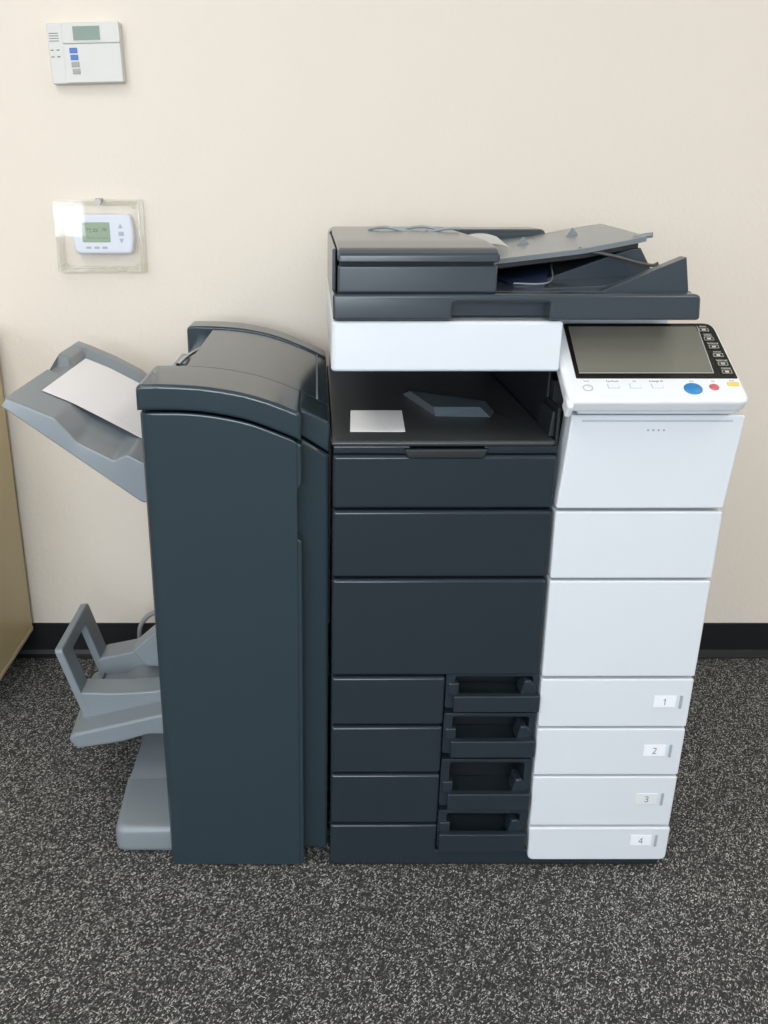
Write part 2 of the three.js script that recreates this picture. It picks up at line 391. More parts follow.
    const tex = canvasTex(256, 128, (g, W, H) => {
      g.fillStyle = k === 2 ? '#e4e7e6' : '#f3f6fa'; g.fillRect(0, 0, W, H);
      if (k === 2) { g.fillStyle = '#c9cfcf'; for (let y = 6; y < H; y += 12) for (let x = 6 + (y % 24 ? 6 : 0); x < W; x += 12) g.fillRect(x, y, 5, 5); }
      g.fillStyle = '#3f5064'; g.font = '100px sans-serif'; g.textAlign = 'center'; g.textBaseline = 'middle'; g.fillText(String(k + 1), W / 2, H / 2 + 4);
    });
    const zf = last ? 0.7922 : 0.7902;
    const plate = new THREE.PlaneGeometry(0.038, l1 - l0).translate(lx + 0.019, (l0 + l1) / 2, zf + 0.0012);
    const side = box(lx, lx + 0.038, l0, l1, zf - 0.0005, zf + 0.001, 0.0004, 1);
    obj('number_plate', side, M.panelWhite, d);
    const num = obj('printed_number', plate, mat(0xffffff, 0.5, { map: tex }), d, true);
    num.userData.label = `printed number ${k + 1} on a small white plate`;
    obj('level_indicator', prism(poly([[lx + 0.0445, l0 - 0.003], [lx + 0.049, l0 - 0.003], [lx + 0.049, l1 + 0.001], [lx + 0.0445, l1 + 0.001]], 0.001), zf - 0.0005, zf + 0.0015, 0.0004, 1), M.slot, d);
  }

  // ledge with grip notch below the output tray
  const ledge = poly([[0.027, 0.7985], [0.3745, 0.7985], [0.3745, 0.8105], [0.262, 0.8105], [0.259, 0.8015, 0.006], [0.149, 0.8015, 0.006], [0.146, 0.8105], [0.027, 0.8105]], 0.001);
  obj('tray_ledge', [prism(ledge, 0.70, 0.7795, 0.002, 2), box(0.14, 0.268, 0.7990, 0.8105, 0.70, 0.742)], M.copierDark, c);
  obj('ledge_grip', prism(poly([[0.1365, 0.8078], [0.141, 0.7915, 0.006], [0.262, 0.7915, 0.006], [0.266, 0.8078]]), 0.762, 0.7865, 0.003, 3), M.darker, c);

  // output tray in the gap
  const tray = obj('output_tray', prismY([[0.0235, 0.17, 0.002], [0.3705, 0.17, 0.002], [0.3705, 0.786, 0.012], [0.0235, 0.786, 0.006]], 0.8115, 0.8205, 0.004), M.trayLightened, c);
  obj('raised_stop', hull(
    [[0.163, 0.8195, 0.455], [0.2045, 0.8195, 0.630], [0.2975, 0.8195, 0.636], [0.312, 0.8195, 0.598]],
    [[0.1739, 0.834, 0.4915], [0.2005, 0.834, 0.618], [0.281, 0.834, 0.618], [0.2978, 0.834, 0.5728]]), M.stopSheen, tray).userData.label = 'slanted raised paper stop of dark plastic with its sheen in the colour';
  obj('seam_line', tube([[0.365, 0.8203, 0.705], [0.33, 0.8203, 0.64], [0.24, 0.8203, 0.47], [0.17, 0.8203, 0.40]], 0.0008, 30, 6), M.darker, tray);
  obj('inner_wall', [box(0.3715, 0.3765, 0.80, 0.928, 0.17, 0.70, 0.002), box(0.3715, 0.3765, 0.80, 0.87, 0.69, 0.772, 0.002), prism(poly([[0.362, 0.8215], [0.3715, 0.8215], [0.3715, 0.862], [0.366, 0.862]], 0.002), 0.69, 0.765, 0.002)], M.darker, c);

  // white scanner section
  obj('scanner_housing', prismY([[0.0225, 0.14, 0.004], [0.563, 0.14, 0.004], [0.563, 0.672, 0.004], [0.3660, 0.672, 0.002], [0.3650, 0.780, 0.004], [0.0225, 0.780, 0.010]], 0.9265, 1.0015, 0.005), M.white, c);

  // control panel: a slab tilted back 55 degrees, its foot at the front
  const cp = new THREE.Group(); cp.name = 'control_panel'; c.add(cp);
  cp.position.set(0.373, 0.89, 0.84); cp.rotation.x = -55 * Math.PI / 180;
  const L = 0.1715, W = 0.260;
  obj('housing', prism(poly([[-0.0045, 0.0065, 0.010], [W + 0.002, 0.0065, 0.016], [W - 0.0105, L, 0.016], [-0.0075, L, 0.010]]), -0.024, 0, 0.006, 5), M.panelWhite, cp);
  obj('hinge_cap', box(-0.006, 0.004, 0.000, 0.026, -0.030, -0.004, 0.0048, 4), M.panelWhite, cp);
  obj('bezel', prism(poly([[0.0135, 0.0520], [W - 0.0063, 0.0520], [W - 0.0155, L - 0.003, 0.016], [0.0125, L - 0.003, 0.006]], 0.002), -0.002, 0.0012, 0.0004, 1), mat(lin(0.012, 0.011, 0.009), 0.25), cp).userData.label = 'black glossy bezel';
  obj('touch_screen', box(0.0195, 0.2195, 0.0625, 0.1612, -0.001, 0.0016, 0.0003, 1), mat(lin(0.185, 0.178, 0.145), 0.2), cp).userData.label = 'blank touch screen with the ceiling reflection in its grey colour';  // dark switched-off glass; the reflected ceiling is put into its base colour
  obj('screen_edge', [box(0.2195, 0.2203, 0.0618, 0.1618, -0.001, 0.0018), box(0.0190, 0.2203, 0.0618, 0.0625, -0.001, 0.0018)], M.keyRim, cp);
  // touch keys printed in white on the bezel
  const keys = [['Menu'], ['Enlarge', 'Display'], ['Guidance'], ['Access'], ['Interrupt'], ['Preview']];
  const keyY = [0.1548, 0.1351, 0.1179, 0.0998, 0.0820, 0.0655], keyX = [0.2285, 0.2315, 0.2347, 0.2366, 0.2390, 0.2407];
  keys.forEach((words, k) => {
    const tex = canvasTex(256, 192, (g, w, h) => {
      g.clearRect(0, 0, w, h); g.fillStyle = '#17150f'; g.fillRect(0, 0, w, h);
      g.fillStyle = '#d8d6cc'; g.strokeStyle = '#c9c7bd'; g.textAlign = 'center'; g.font = 'bold 44px sans-serif';
      if (words.length === 2) { g.font = 'bold 40px sans-serif'; g.fillText(words[0], 128, 36); g.fillText(words[1], 128, 74); } else g.fillText(words[0], 128, 66);
      g.lineWidth = 9; g.strokeRect(46, 96, 164, 74); g.fillRect(94, 114, 68, 38); g.fillStyle = '#17150f';
      if (k === 0) g.fillRect(110, 124, 34, 6); if (k === 2) g.fillRect(124, 116, 8, 30); if (k === 4) g.fillRect(100, 128, 56, 8); if (k === 1) g.fillRect(112, 120, 14, 14);
    });
    const g = new THREE.PlaneGeometry(0.0215, 0.0165).translate(keyX[k], keyY[k] + 0.0025, 0.0016);
    obj('touch_key', g, mat(0xffffff, 0.3, { map: tex }), cp, true).userData.label = `touch key printed ${words.join(' ')}`;
  });
  // hard keys and their captions
  const round = (rx, ry, x, y, h) => { const g = new THREE.SphereGeometry(1, 28, 14, 0, Math.PI * 2, 0, Math.PI / 2); g.rotateX(Math.PI / 2); g.scale(rx, ry, h); g.translate(x, y, -0.0006); return g; };
  const disc = (rx, ry, x, y) => { const g = new THREE.CylinderGeometry(1, 1, 0.0012, 28); g.rotateX(Math.PI / 2); g.scale(rx, ry, 1); g.translate(x, y, 0.0003); return g; };
  obj('start_key', round(0.0142, 0.0118, 0.1825, 0.0318, 0.0036), M.blueKey, cp).userData.label = 'blue oval start key';
  obj('stop_key', round(0.0076, 0.0066, 0.2143, 0.0350, 0.0034), M.redKey, cp).userData.label = 'red round stop key';
  obj('reset_key', prism(poly(rectPts(0.2350, 0.2520, 0.0365, 0.0440), 0.003), -0.001, 0.0022, 0.0008, 2), M.yellowKey, cp).userData.label = 'yellow reset key';
  obj('power_key', [disc(0.0078, 0.0066, 0.0278, 0.0333)], M.keyRim, cp);
  obj('power_key_face', round(0.0066, 0.0055, 0.0278, 0.0333, 0.0030), M.panelWhite, cp);
  for (const x of [0.066, 0.0985, 0.131]) {
    obj('function_key_rim', prism(poly(rectPts(x - 0.0086, x + 0.0086, 0.0322, 0.0418), 0.002), -0.001, 0.0007, 0.0003, 1), M.keyRim, cp);
    obj('function_key', prism(poly(rectPts(x - 0.0077, x + 0.0077, 0.0331, 0.0409), 0.0016), -0.001, 0.0018, 0.0006, 2), M.panelWhite, cp);
  }
  const caption = (text, x, y, w) => {
    const tex = canvasTex(256, 64, (g, W_, H_) => { g.fillStyle = '#eeefef'; g.fillRect(0, 0, W_, H_); g.fillStyle = '#1d1c1a'; g.font = 'bold 52px sans-serif'; g.textAlign = 'center'; g.textBaseline = 'middle'; g.fillText(text, W_ / 2, H_ / 2 + 2, W_ - 8); });
    obj('printed_caption', new THREE.PlaneGeometry(w * 1.15, w * 1.15 / 4).translate(x, y, 0.0002), mat(0xffffff, 0.35, { map: tex }), cp, true);
  };
  caption('Power', 0.028, 0.0470, 0.013); caption('Fax/Scan', 0.066, 0.0470, 0.0185); caption('Copy', 0.0985, 0.0470, 0.011); caption('Enlarge ID', 0.131, 0.0470, 0.0185);
  caption('Start', 0.1835, 0.0470, 0.013); caption('Stop', 0.2150, 0.0470, 0.011); caption('Reset', 0.2435, 0.0480, 0.012);
  obj('panel_support', box(0.393, 0.630, 0.866, 0.8785, 0.60, 0.800, 0.003), M.white, c);
}

// ---------------------------------------------------------------- copier: document feeder (a part of the copier, hinged on the scanner)
{
  const f = new THREE.Group(); f.name = 'document_feeder'; copier.add(f);
  const slab = poly([[0.0248, 1.0035, 0.004], [0.199, 1.0035], [0.199, 1.029, 0.008], [0.342, 1.029, 0.004], [0.342, 1.0035], [0.563, 1.0035, 0.006], [0.5595, 1.0405, 0.008], [0.0242, 1.0405, 0.004]], 0.002);
  obj('cover_slab', [prism(slab, 0.745, 0.785, 0.004, 3), box(0.0248, 0.562, 1.0035, 1.0405, 0.14, 0.746, 0.003)], M.feederDark, f);
  obj('feed_housing', box(0.0318, 0.2645, 1.0405, 1.0805, 0.20, 0.772, 0.004), M.feederDark, f);
  const lid = poly([[0.17, 1.0848, 0.004], [0.779, 1.0848, 0.002], [0.779, 1.0965, 0.004], [0.762, 1.1040, 0.008], [0.67, 1.1105, 0.03], [0.17, 1.1115, 0.01]]);
  const g = prism(lid, 0.0310, 0.2655, 0.005, 3); g.rotateY(-Math.PI / 2); g.scale(-1, 1, 1);
  { // mirrored once by the scale: turn the triangles round again
    const p = g.attributes.position;
    for (let i = 0; i < p.count; i += 3) { const a = [p.getX(i), p.getY(i), p.getZ(i)]; p.setXYZ(i, p.getX(i + 1), p.getY(i + 1), p.getZ(i + 1)); p.setXYZ(i + 1, ...a); }
    g.deleteAttribute('normal'); g.deleteAttribute('uv');
  }
  const lidMesh = obj('feed_lid', toCreasedNormals(g, 0.6), M.feederDark, f); lidMesh.userData.label = 'dark hinged lid of the feeder';
  obj('hinge_cover', box(0.0250, 0.46, 1.0405, 1.1095, 0.14, 0.26, 0.012), M.feederDark, f);
  obj('side_rail', box(0.0240, 0.0300, 1.0405, 1.102, 0.20, 0.745, 0.004), M.feederDark, f);
  obj('lid_gap', box(0.0345, 0.2600, 1.0800, 1.0850, 0.20, 0.762), M.black, f);
  // input tray rising to the right
  const plateAt = (x, z) => along([[0.28, 1.0800], [0.315, 1.0835], [0.43, 1.0965], [0.52, 1.1130], [0.60, 1.124]], x) ;
  { // loft across x: at each x a plate from its back to its front edge
    const pos = [], idx = [];
    for (let i = 0; i <= 26; i++) {
      const x = lerp(0.280, 0.566, i / 26), y = plateAt(x);
      const zf = along([[0.28, 0.63], [0.52, 0.62], [0.535, 0.61], [0.5675, 0.26]], x), zb = 0.25;
      for (let j = 0; j <= 8; j++) { const z = lerp(zb, zf, j / 8); pos.push(x, y + (j === 8 ? -0.002 : 0), z); }
      for (let j = 8; j >= 0; j--) { const z = lerp(zb, zf, j / 8); pos.push(x, y - 0.010, z - (j === 8 ? 0.002 : 0)); }
    }
    const R = 18;
    for (let i = 0; i < 26; i++) for (let j = 0; j < R; j++) { const a = i * R + j, b = i * R + (j + 1) % R, c2 = a + R, d = b + R; idx.push(a, b, c2, b, d, c2); }
    for (let j = 1; j < R - 1; j++) { idx.push(0, j + 1, j); const o = 26 * R; idx.push(o, o + j, o + j + 1); }
    const gg = new THREE.BufferGeometry(); gg.setAttribute('position', new THREE.Float32BufferAttribute(pos, 3)); gg.setIndex(idx);
    const plate = obj('input_tray', toCreasedNormals(gg, 0.6), M.adfTray, f); plate.userData.label = 'grey sloping document input tray';
  }
  obj('tray_underside', prism(poly([[0.277, 1.058], [0.43, 1.076], [0.525, 1.093], [0.525, 1.102], [0.43, 1.087], [0.277, 1.069]], 0.002), 0.26, 0.60, 0.002), M.darker, f);
  obj('tray_tip', tube([[0.515, 1.1085, 0.60], [0.532, 1.1135, 0.605], [0.542, 1.1150, 0.61]], 0.0042, 20, 10), M.adfTray, f);
  for (const [x, z] of [[0.372, 0.44], [0.47, 0.40]]) obj('size_mark', prism([[x - 0.012, plateAt(x - 0.012) - 0.001], [x + 0.012, plateAt(x + 0.012) - 0.001], [x, plateAt(x) + 0.014]], z, z + 0.003), M.adfTray, f);
  // ribbed clear guide and curled film next to the lid
  const pos = [], idx = [];
  for (let i = 0; i <= 40; i++) {
    const x = lerp(0.262, 0.327, i / 40), y = 1.092 + 0.017 * Math.pow(Math.sin(Math.PI * (0.18 + 0.62 * i / 40)), 0.8) + (i % 2 ? 0.0007 : 0);
    pos.push(x, y, 0.43, x, y - 0.001 - 0.010, 0.545);
    if (i) { const a = 2 * i; idx.push(a - 2, a - 1, a, a - 1, a + 1, a); }
  }
  const film = new THREE.BufferGeometry(); film.setAttribute('position', new THREE.Float32BufferAttribute(pos, 3)); film.setIndex(idx); film.computeVertexNormals();
  const back = film.clone(); back.translate(0, -0.0012, -0.0005);
  obj('ribbed_guide', [film, back], M.film, f).userData.label = 'clear ribbed paper guide';
  for (const [xa, xb, z, ph] of [[0.100, 0.205, 0.34, 0], [0.150, 0.262, 0.36, 2.4], [0.120, 0.235, 0.30, 3.6]]) {
    const pts = []; for (let i = 0; i <= 20; i++) { const t = i / 20; pts.push([lerp(xa, xb, t), 1.1125 + 0.0045 * Math.sin(t * 6 + ph), z + 0.05 * t]); }
    obj('curled_strip', tube(pts, 0.0026, 40, 8), mat(lin(0.30, 0.34, 0.37), 0.3), f);
  }
  // exit side below: ramps at the right end, guide arm, sheet guide
  obj('exit_ramp', prism([[0.4265, 1.039], [0.5585, 1.039], [0.5485, 1.0895]], 0.715, 0.742, 0.002), M.feederDark, f);
  obj('exit_ramp', prism([[0.36, 1.039], [0.5585, 1.039], [0.5565, 1.052], [0.530, 1.094], [0.515, 1.094]], 0.30, 0.60, 0.003), M.feederDark, f);
  obj('exit_floor', prism([[0.29, 1.0395], [0.556, 1.0395], [0.556, 1.054], [0.45, 1.046]], 0.50, 0.712, 0.002), M.feederDark, f);
  obj('guide_arm', tube([[0.425, 1.0935, 0.612], [0.48, 1.083, 0.62], [0.530, 1.0705, 0.625], [0.546, 1.0690, 0.625], [0.551, 1.072, 0.625]], 0.0028, 30, 10), mat(lin(0.07, 0.07, 0.065), 0.35), f);
  const sh = obj('exit_guide', hull(
    [[0.305, 1.041, 0.50], [0.305, 1.041, 0.70], [0.352, 1.041, 0.70], [0.41, 1.041, 0.50]],
    [[0.305, 1.046, 0.50], [0.309, 1.043, 0.69], [0.352, 1.046, 0.70], [0.41, 1.066, 0.50]]), M.navy, f);
  sh.userData.label = 'dark navy exit guide';
  obj('guide_edge', tube([[0.306, 1.047, 0.692], [0.352, 1.0475, 0.70], [0.41, 1.0672, 0.50]], 0.0014, 20, 6), M.adfTray, f);
}

// ---------------------------------------------------------------- finishing unit at the copier's left side
const finisher = thing('finishing_unit', 'dark upright paper finishing unit with curved top docked left of the copier', 'finisher');
const T = [[-0.268, 0.9085], [-0.2267, 0.9085], [-0.1652, 0.9045], [-0.1077, 0.8945], [-0.0668, 0.882], [-0.0441, 0.873], [-0.0208, 0.8635], [0.0125, 0.847], [0.022, 0.842]];
const S = [[-0.267, 0.8660], [-0.1996, 0.8655], [-0.1583, 0.8615], [-0.1044, 0.8503], [-0.0674, 0.8369], [-0.0295, 0.8205], [0.022, 0.789]];
{
  const c = finisher, F = 0.785;
  const curveT = new THREE.CatmullRomCurve3(T.map(([x, y]) => new THREE.Vector3(x, y, 0))), curveS = new THREE.CatmullRomCurve3(S.map(([x, y]) => new THREE.Vector3(x, y, 0)));
  const ct = curveT.getPoints(60).map((p) => [p.x, p.y]), cs = curveS.getPoints(60).map((p) => [p.x, p.y]);
  const run = (prof, xa, xb, dy = 0, n = 26) => { const o = []; for (let i = 0; i <= n; i++) { const x = lerp(xa, xb, i / n); o.push([x, along(prof, x) + dy]); } return o; };
  const R = (pts) => pts.map(([x, y]) => [x, y, 0]);
  // main body: front outline with the shallow notch of the right edge
  {
    // plan outline swept upwards; the upper rim follows the curved joint under the cap
    const xr = -0.0300, xl = -0.2712, zb = 0.13, r = 0.020, plan = [];
    for (let i = 0; i <= 30; i++) plan.push([lerp(xr, xl + 0.004, i / 30), zb]);
    for (let i = 0; i <= 8; i++) { const t = i / 8 * Math.PI / 2; plan.push([xl + r - r * Math.cos(t), F - r + r * Math.sin(t)]); }
    for (let i = 1; i <= 30; i++) plan.push([lerp(xl + r, xr, i / 30), F]);
    const N = plan.length, pos = [], idx = [], cx = (xl + xr) / 2, cz = (zb + F) / 2;
    const rimY = (x) => along(cs, x) - 0.0015;
    const rows = [[0.0012, 0.003, 0], [0.0042, 0, 0], [-0.004, 0, 1], [-0.0012, 0.0012, 1], [0, 0.004, 1]];
    for (const [dy, inset, top] of rows) for (const [x, z] of plan) {
      const px = x + Math.sign(cx - x) * (Math.abs(x - cx) > 0.1 ? inset : 0), pz = z + Math.sign(cz - z) * inset;
      pos.push(px, top ? rimY(px) + dy : dy, pz);
    }
    for (let k = 0; k + 1 < rows.length; k++) for (let i = 0; i < N; i++) { const a = k * N + i, b = k * N + (i + 1) % N, c2 = a + N, d = b + N; idx.push(a, c2, b, b, c2, d); }
    for (const [k, up] of [[0, false], [rows.length - 1, true]]) {
      const pts = plan.map((q, i) => new THREE.Vector2(pos[3 * (k * N + i)], pos[3 * (k * N + i) + 2]));
      for (const f of THREE.ShapeUtils.triangulateShape(pts, [])) {
        const [i, j, l] = f.map((t) => k * N + t), A = [i, j, l].map((t) => [pos[3 * t], pos[3 * t + 2]]);
        const cr = (A[1][0] - A[0][0]) * (A[2][1] - A[0][1]) - (A[1][1] - A[0][1]) * (A[2][0] - A[0][0]);
        (cr < 0) === up ? idx.push(i, j, l) : idx.push(i, l, j);
      }
    }
    const g = new THREE.BufferGeometry(); g.setAttribute('position', new THREE.Float32BufferAttribute(pos, 3)); g.setIndex(idx);
    // outward faces: the plan runs clockwise seen from above, so the sides are checked and turned if needed
    const out = g.toNonIndexed(), q = out.attributes.position;
    const A = new THREE.Vector3(), B = new THREE.Vector3(), C = new THREE.Vector3();
    for (let i = 0; i < q.count; i += 3) {
      A.fromBufferAttribute(q, i); B.fromBufferAttribute(q, i + 1); C.fromBufferAttribute(q, i + 2);
      const m = A.clone().add(B).add(C).divideScalar(3), n = B.clone().sub(A).cross(C.clone().sub(A));
      m.sub(new THREE.Vector3(cx, 0.43, cz)); m.y *= 0.6;
      if (n.dot(m) < 0) { q.setXYZ(i + 1, C.x, C.y, C.z); q.setXYZ(i + 2, B.x, B.y, B.z); }
    }
    const lowStrip = prism(poly([[-0.0305, 0.0042, 0], [-0.0222, 0.0042, 0.002], [-0.0222, 0.652, 0.003], [-0.0305, 0.658, 0]]), 0.70, F, 0.003, 3);
    const topStrip = prism(poly([[-0.0305, 0.738, 0], [-0.0222, 0.750, 0.003], [-0.0222, along(cs, -0.0222) - 0.003, 0.002], [-0.0305, along(cs, -0.0305) - 0.003, 0]]), 0.70, F, 0.003, 3);
    obj('body', [toCreasedNormals(out, 0.6), lowStrip, topStrip], M.dark, c).userData.label = 'plain dark front and sides';
  }
  obj('side_column', prism(poly([[-0.06, 0.012, 0.004], [0.0215, 0.012, 0.006], ...R(run(cs, 0.0215, -0.06, -0.0022))]), 0.135, 0.752, 0.006, 4), M.dark, c);
  // top cover in front, its right end set back
  const cap = (xa, xb, lift = 0, low) => poly([...(low !== undefined ? [[xa, low, 0.002], [xb, low, 0.002]] : R(run(cs, xa, xb, 0.0022))), [xb, along(ct, xb) + lift, 0.010], ...R(run(ct, xb - 0.012, xa + 0.022, lift)), [xa, along(ct, xa) + lift, 0.022]]);
  obj('front_cap', prism(cap(-0.2725, -0.0225), 0.632, F + 0.002, 0.006, 5), M.dark, c);
  obj('front_cap_end', prism(cap(-0.0400, 0.0215, -0.0006), 0.634, 0.753, 0.004, 4), M.dark, c);
  obj('rear_cap', prism(cap(-0.2745, 0.0215, 0.003, 0.78), 0.13, 0.211, 0.004, 4), M.dark, c);
  // smooth middle lid between the caps
  const lid = poly([...R(run(cs, -0.2165, 0.0012, 0.004)), ...R(run(ct, 0.0012, -0.2165, -0.0012))]);
  obj('top_lid', prism(lid, 0.2125, 0.6305, 0.001, 1), M.dark, c).userData.label = 'smooth curved top lid';
  obj('lid_end', prism(poly([...R(run(cs, 0.0025, 0.0215, 0.004, 4)), ...R(run(ct, 0.0215, 0.0025, -0.0012, 4))]), 0.2125, 0.6305, 0.002, 2), M.dark, c);
  obj('seam_strip', prism(poly([...R(run(ct, 0.0008, 0.0030, -0.004, 2)), ...R(run(ct, 0.0030, 0.0008, 0.0002, 2))]), 0.215, 0.63), M.slot, c);
  // sheet exit between the caps at the left
  obj('exit_bracket', [box(-0.262, -0.219, 0.868, 0.884, 0.38, 0.631, 0.002), box(-0.256, -0.236, 0.884, 0.889, 0.45, 0.50, 0.002)], M.grey, c);
  obj('exit_pin', tube([[-0.248, 0.888, 0.52], [-0.240, 0.892, 0.46], [-0.226, 0.893, 0.38]], 0.0035, 16, 8), M.steel, c);
  obj('exit_roller_cover', box(-0.225, -0.2175, 0.868, 0.899, 0.215, 0.40, 0.003), M.darker, c);
  obj('latch_tab', box(-0.2735, -0.2675, 0.877, 0.893, 0.735, 0.760, 0.002), M.darker, c);
  obj('latch_tab', box(-0.2715, -0.2660, 0.792, 0.802, 0.735, 0.750, 0.002), M.darker, c);

  // upper output tray: loft of cross-sections along x with a scooped front rim and a raised back rail
  const topY = [[-0.515, 0.860], [-0.437, 0.826], [-0.32, 0.762], [-0.262, 0.730]], lowY = [[-0.523, 0.8455], [-0.300, 0.676], [-0.262, 0.676]];
  const scoop = (x, z) => {
    const a = along([[-0.437, 0], [-0.402, 1], [-0.343, 1], [-0.32, 0]], x), b = along([[0.47, 0], [0.60, 0.85], [0.662, 1]], z);
    return -0.023 * a * b;
  };
  const rail = (x, z) => 0.017 * along([[-0.516, 0.9], [-0.492, 1], [-0.38, 1], [-0.35, 0.3], [-0.262, 0.2]], x) * along([[0.19, 1], [0.222, 1], [0.238, 0]], z)
    + (z > 0.222 ? 0.015 * along([[-0.516, 1], [-0.496, 1], [-0.488, 0]], x) * along([[0.222, 0], [0.238, 1], [0.335, 1], [0.352, 0]], z) : 0);
  const notch = (x, z) => -0.006 * along([[-0.516, 1], [-0.492, 0]], x) * along([[0.352, 0], [0.36, 1], [0.405, 1], [0.415, 0]], z);
  const trough = (x, z) => -0.016 * along([[-0.40, 0], [-0.33, 1], [-0.262, 1]], x) * along([[0.28, 0], [0.36, 1], [0.44, 1], [0.50, 0]], z);
  {
    const nx = 64, nz = 72, pos = [], idx = [];
    const X0 = -0.515, X1 = -0.262, Z0 = 0.175, Z1 = 0.662, b = 0.004;
    const ring = [];
    const surf = (x, z) => along(topY, x) + scoop(x, z) + rail(x, z) + notch(x, z) + trough(x, z);
    for (let i = 0; i <= nx; i++) {
      const x = lerp(X0, X1, i / nx), row = [];
      const xb = Math.min(x, X1);
      const yb = along(lowY, i === 0 ? -0.521 : x);
      row.push([i === 0 ? -0.5215 : x, Math.min(yb + 0.002, surf(x, Z0) - 0.004), Z0 - 0.001]);
      row.push([x, surf(x, Z0) - b, Z0 - 0.001]);
      for (let j = 0; j <= nz; j++) { const z = lerp(Z0 + b, Z1 - b, j / nz); row.push([x, surf(x, z), z]); }
      row.push([x, surf(x, Z1) - b * 0.3, Z1 - b * 0.3]);
      row.push([x, surf(x, Z1) - b, Z1]);
      row.push([i === 0 ? -0.5215 : x, yb + 0.003, Z1 + 0.002]);
      row.push([i === 0 ? -0.5205 : x, yb, Z1 - 0.001]);
      ring.push(row);
    }
    const n = ring[0].length;
    for (const r of ring) for (const p of r) pos.push(...p);
    for (let i = 0; i < nx; i++) for (let j = 0; j < n; j++) { const a = i * n + j, b2 = i * n + (j + 1) % n, c2 = a + n, d = b2 + n; idx.push(a, b2, c2, b2, d, c2); }
    // end caps: fans round a middle point
    for (const [i, flip] of [[0, 0], [nx, 1]]) {
      const o = pos.length / 3, m = ring[i].reduce((s, p) => [s[0] + p[0] / n, s[1] + p[1] / n, s[2] + p[2] / n], [0, 0, 0]);
      const lowx = along(lowY, ring[i][5][0]);
      pos.push(m[0], (m[1] + lowx) / 2, m[2]);
      for (let j = 0; j < n; j++) { const a = i * n + j, b2 = i * n + (j + 1) % n; flip ? idx.push(o, a, b2) : idx.push(o, b2, a); }
    }
    const g = new THREE.BufferGeometry(); g.setAttribute('position', new THREE.Float32BufferAttribute(pos, 3)); g.setIndex(idx);
    const t = obj('upper_output_tray', toCreasedNormals(g, 0.45), M.grey, c); t.userData.label = 'grey output tray sloping up to the left';
  }

  // lower folding tray: wedge plate, leaning open frame, two arms, chute
  const low = new THREE.Group(); low.name = 'lower_output_tray'; c.add(low);
  low.userData.label = 'pale grey lower tray with an upright open frame';
  {
    // side outline in (x, y), extruded along z
    const plate = prism(poly([[-0.5075, 0.150, 0.012], [-0.492, 0.129, 0.006], [-0.395, 0.142, 0.03], [-0.335, 0.163, 0.01], [-0.255, 0.163], [-0.255, 0.222], [-0.497, 0.164, 0.008]]), 0.36, 0.604, 0.006, 4);
    // rounded front left corner in plan: pull the left end in towards the front
    const p = plate.attributes.position;
    for (let i = 0; i < p.count; i++) { const x = p.getX(i), z = p.getZ(i); if (x < -0.44 && z > 0.54) { const k = (z - 0.54) / 0.062; p.setX(i, x + 0.012 * k * k * Math.min(1, (-0.44 - x) / 0.03)); } }
    plate.deleteAttribute('normal'); plate.deleteAttribute('uv');
    obj('plate', toCreasedNormals(plate, 0.6), M.grey, low);
    // frame: drawn flat in (z, height) and sheared to lean left
    const outer = poly([[0.338, 0.165, 0.004], [0.552, 0.165, 0.004], [0.552, 0.324, 0.010], [0.338, 0.324, 0.010]]);
    outer.holes.push(new THREE.Path(poly([[0.398, 0.185], [0.500, 0.185], [0.500, 0.298], [0.398, 0.298]], 0.004).getPoints(4)));
    const fr = prism(outer, 0, 0.016, 0.003, 3); 
    const q = fr.attributes.position;
    for (let i = 0; i < q.count; i++) { const z = q.getX(i), y = q.getY(i), d = q.getZ(i); q.setXYZ(i, -0.480 - (y - 0.183) * 0.296 + d, y + d * 0.15, z); }
    for (let i = 0; i < q.count; i += 3) { const a = [q.getX(i), q.getY(i), q.getZ(i)]; q.setXYZ(i, q.getX(i + 1), q.getY(i + 1), q.getZ(i + 1)); q.setXYZ(i + 1, ...a); }
    fr.deleteAttribute('normal'); fr.deleteAttribute('uv');
    obj('frame', toCreasedNormals(fr, 0.6), M.grey, low);
    obj('arm', prism(poly([[-0.480, 0.165], [-0.255, 0.20], [-0.255, 0.246], [-0.32, 0.230, 0.03], [-0.40, 0.224, 0.03], [-0.479, 0.226, 0.002]]), 0.492, 0.551, 0.004, 3), M.grey, low);
    obj('arm', prism(poly([[-0.480, 0.165], [-0.255, 0.19], [-0.255, 0.268], [-0.345, 0.250, 0.03], [-0.41, 0.234, 0.04], [-0.476, 0.220, 0.01]]), 0.338, 0.402, 0.004, 3), M.grey, low);
    obj('trough_floor', prism(poly([[-0.478, 0.165], [-0.255, 0.195], [-0.255, 0.205], [-0.478, 0.178]], 0.001), 0.40, 0.494), M.grey, low);
    obj('ramp', prism(poly([[-0.43, 0.176], [-0.255, 0.196], [-0.255, 0.226], [-0.385, 0.204, 0.01]]), 0.402, 0.492, 0.002), M.grey, low);
    obj('chute', prism(poly([[-0.390, 0.266, 0.004], [-0.362, 0.229, 0.006], [-0.255, 0.229], [-0.255, 0.355], [-0.325, 0.325, 0.004]]), 0.402, 0.452, 0.004, 3), M.grey, low);
  }
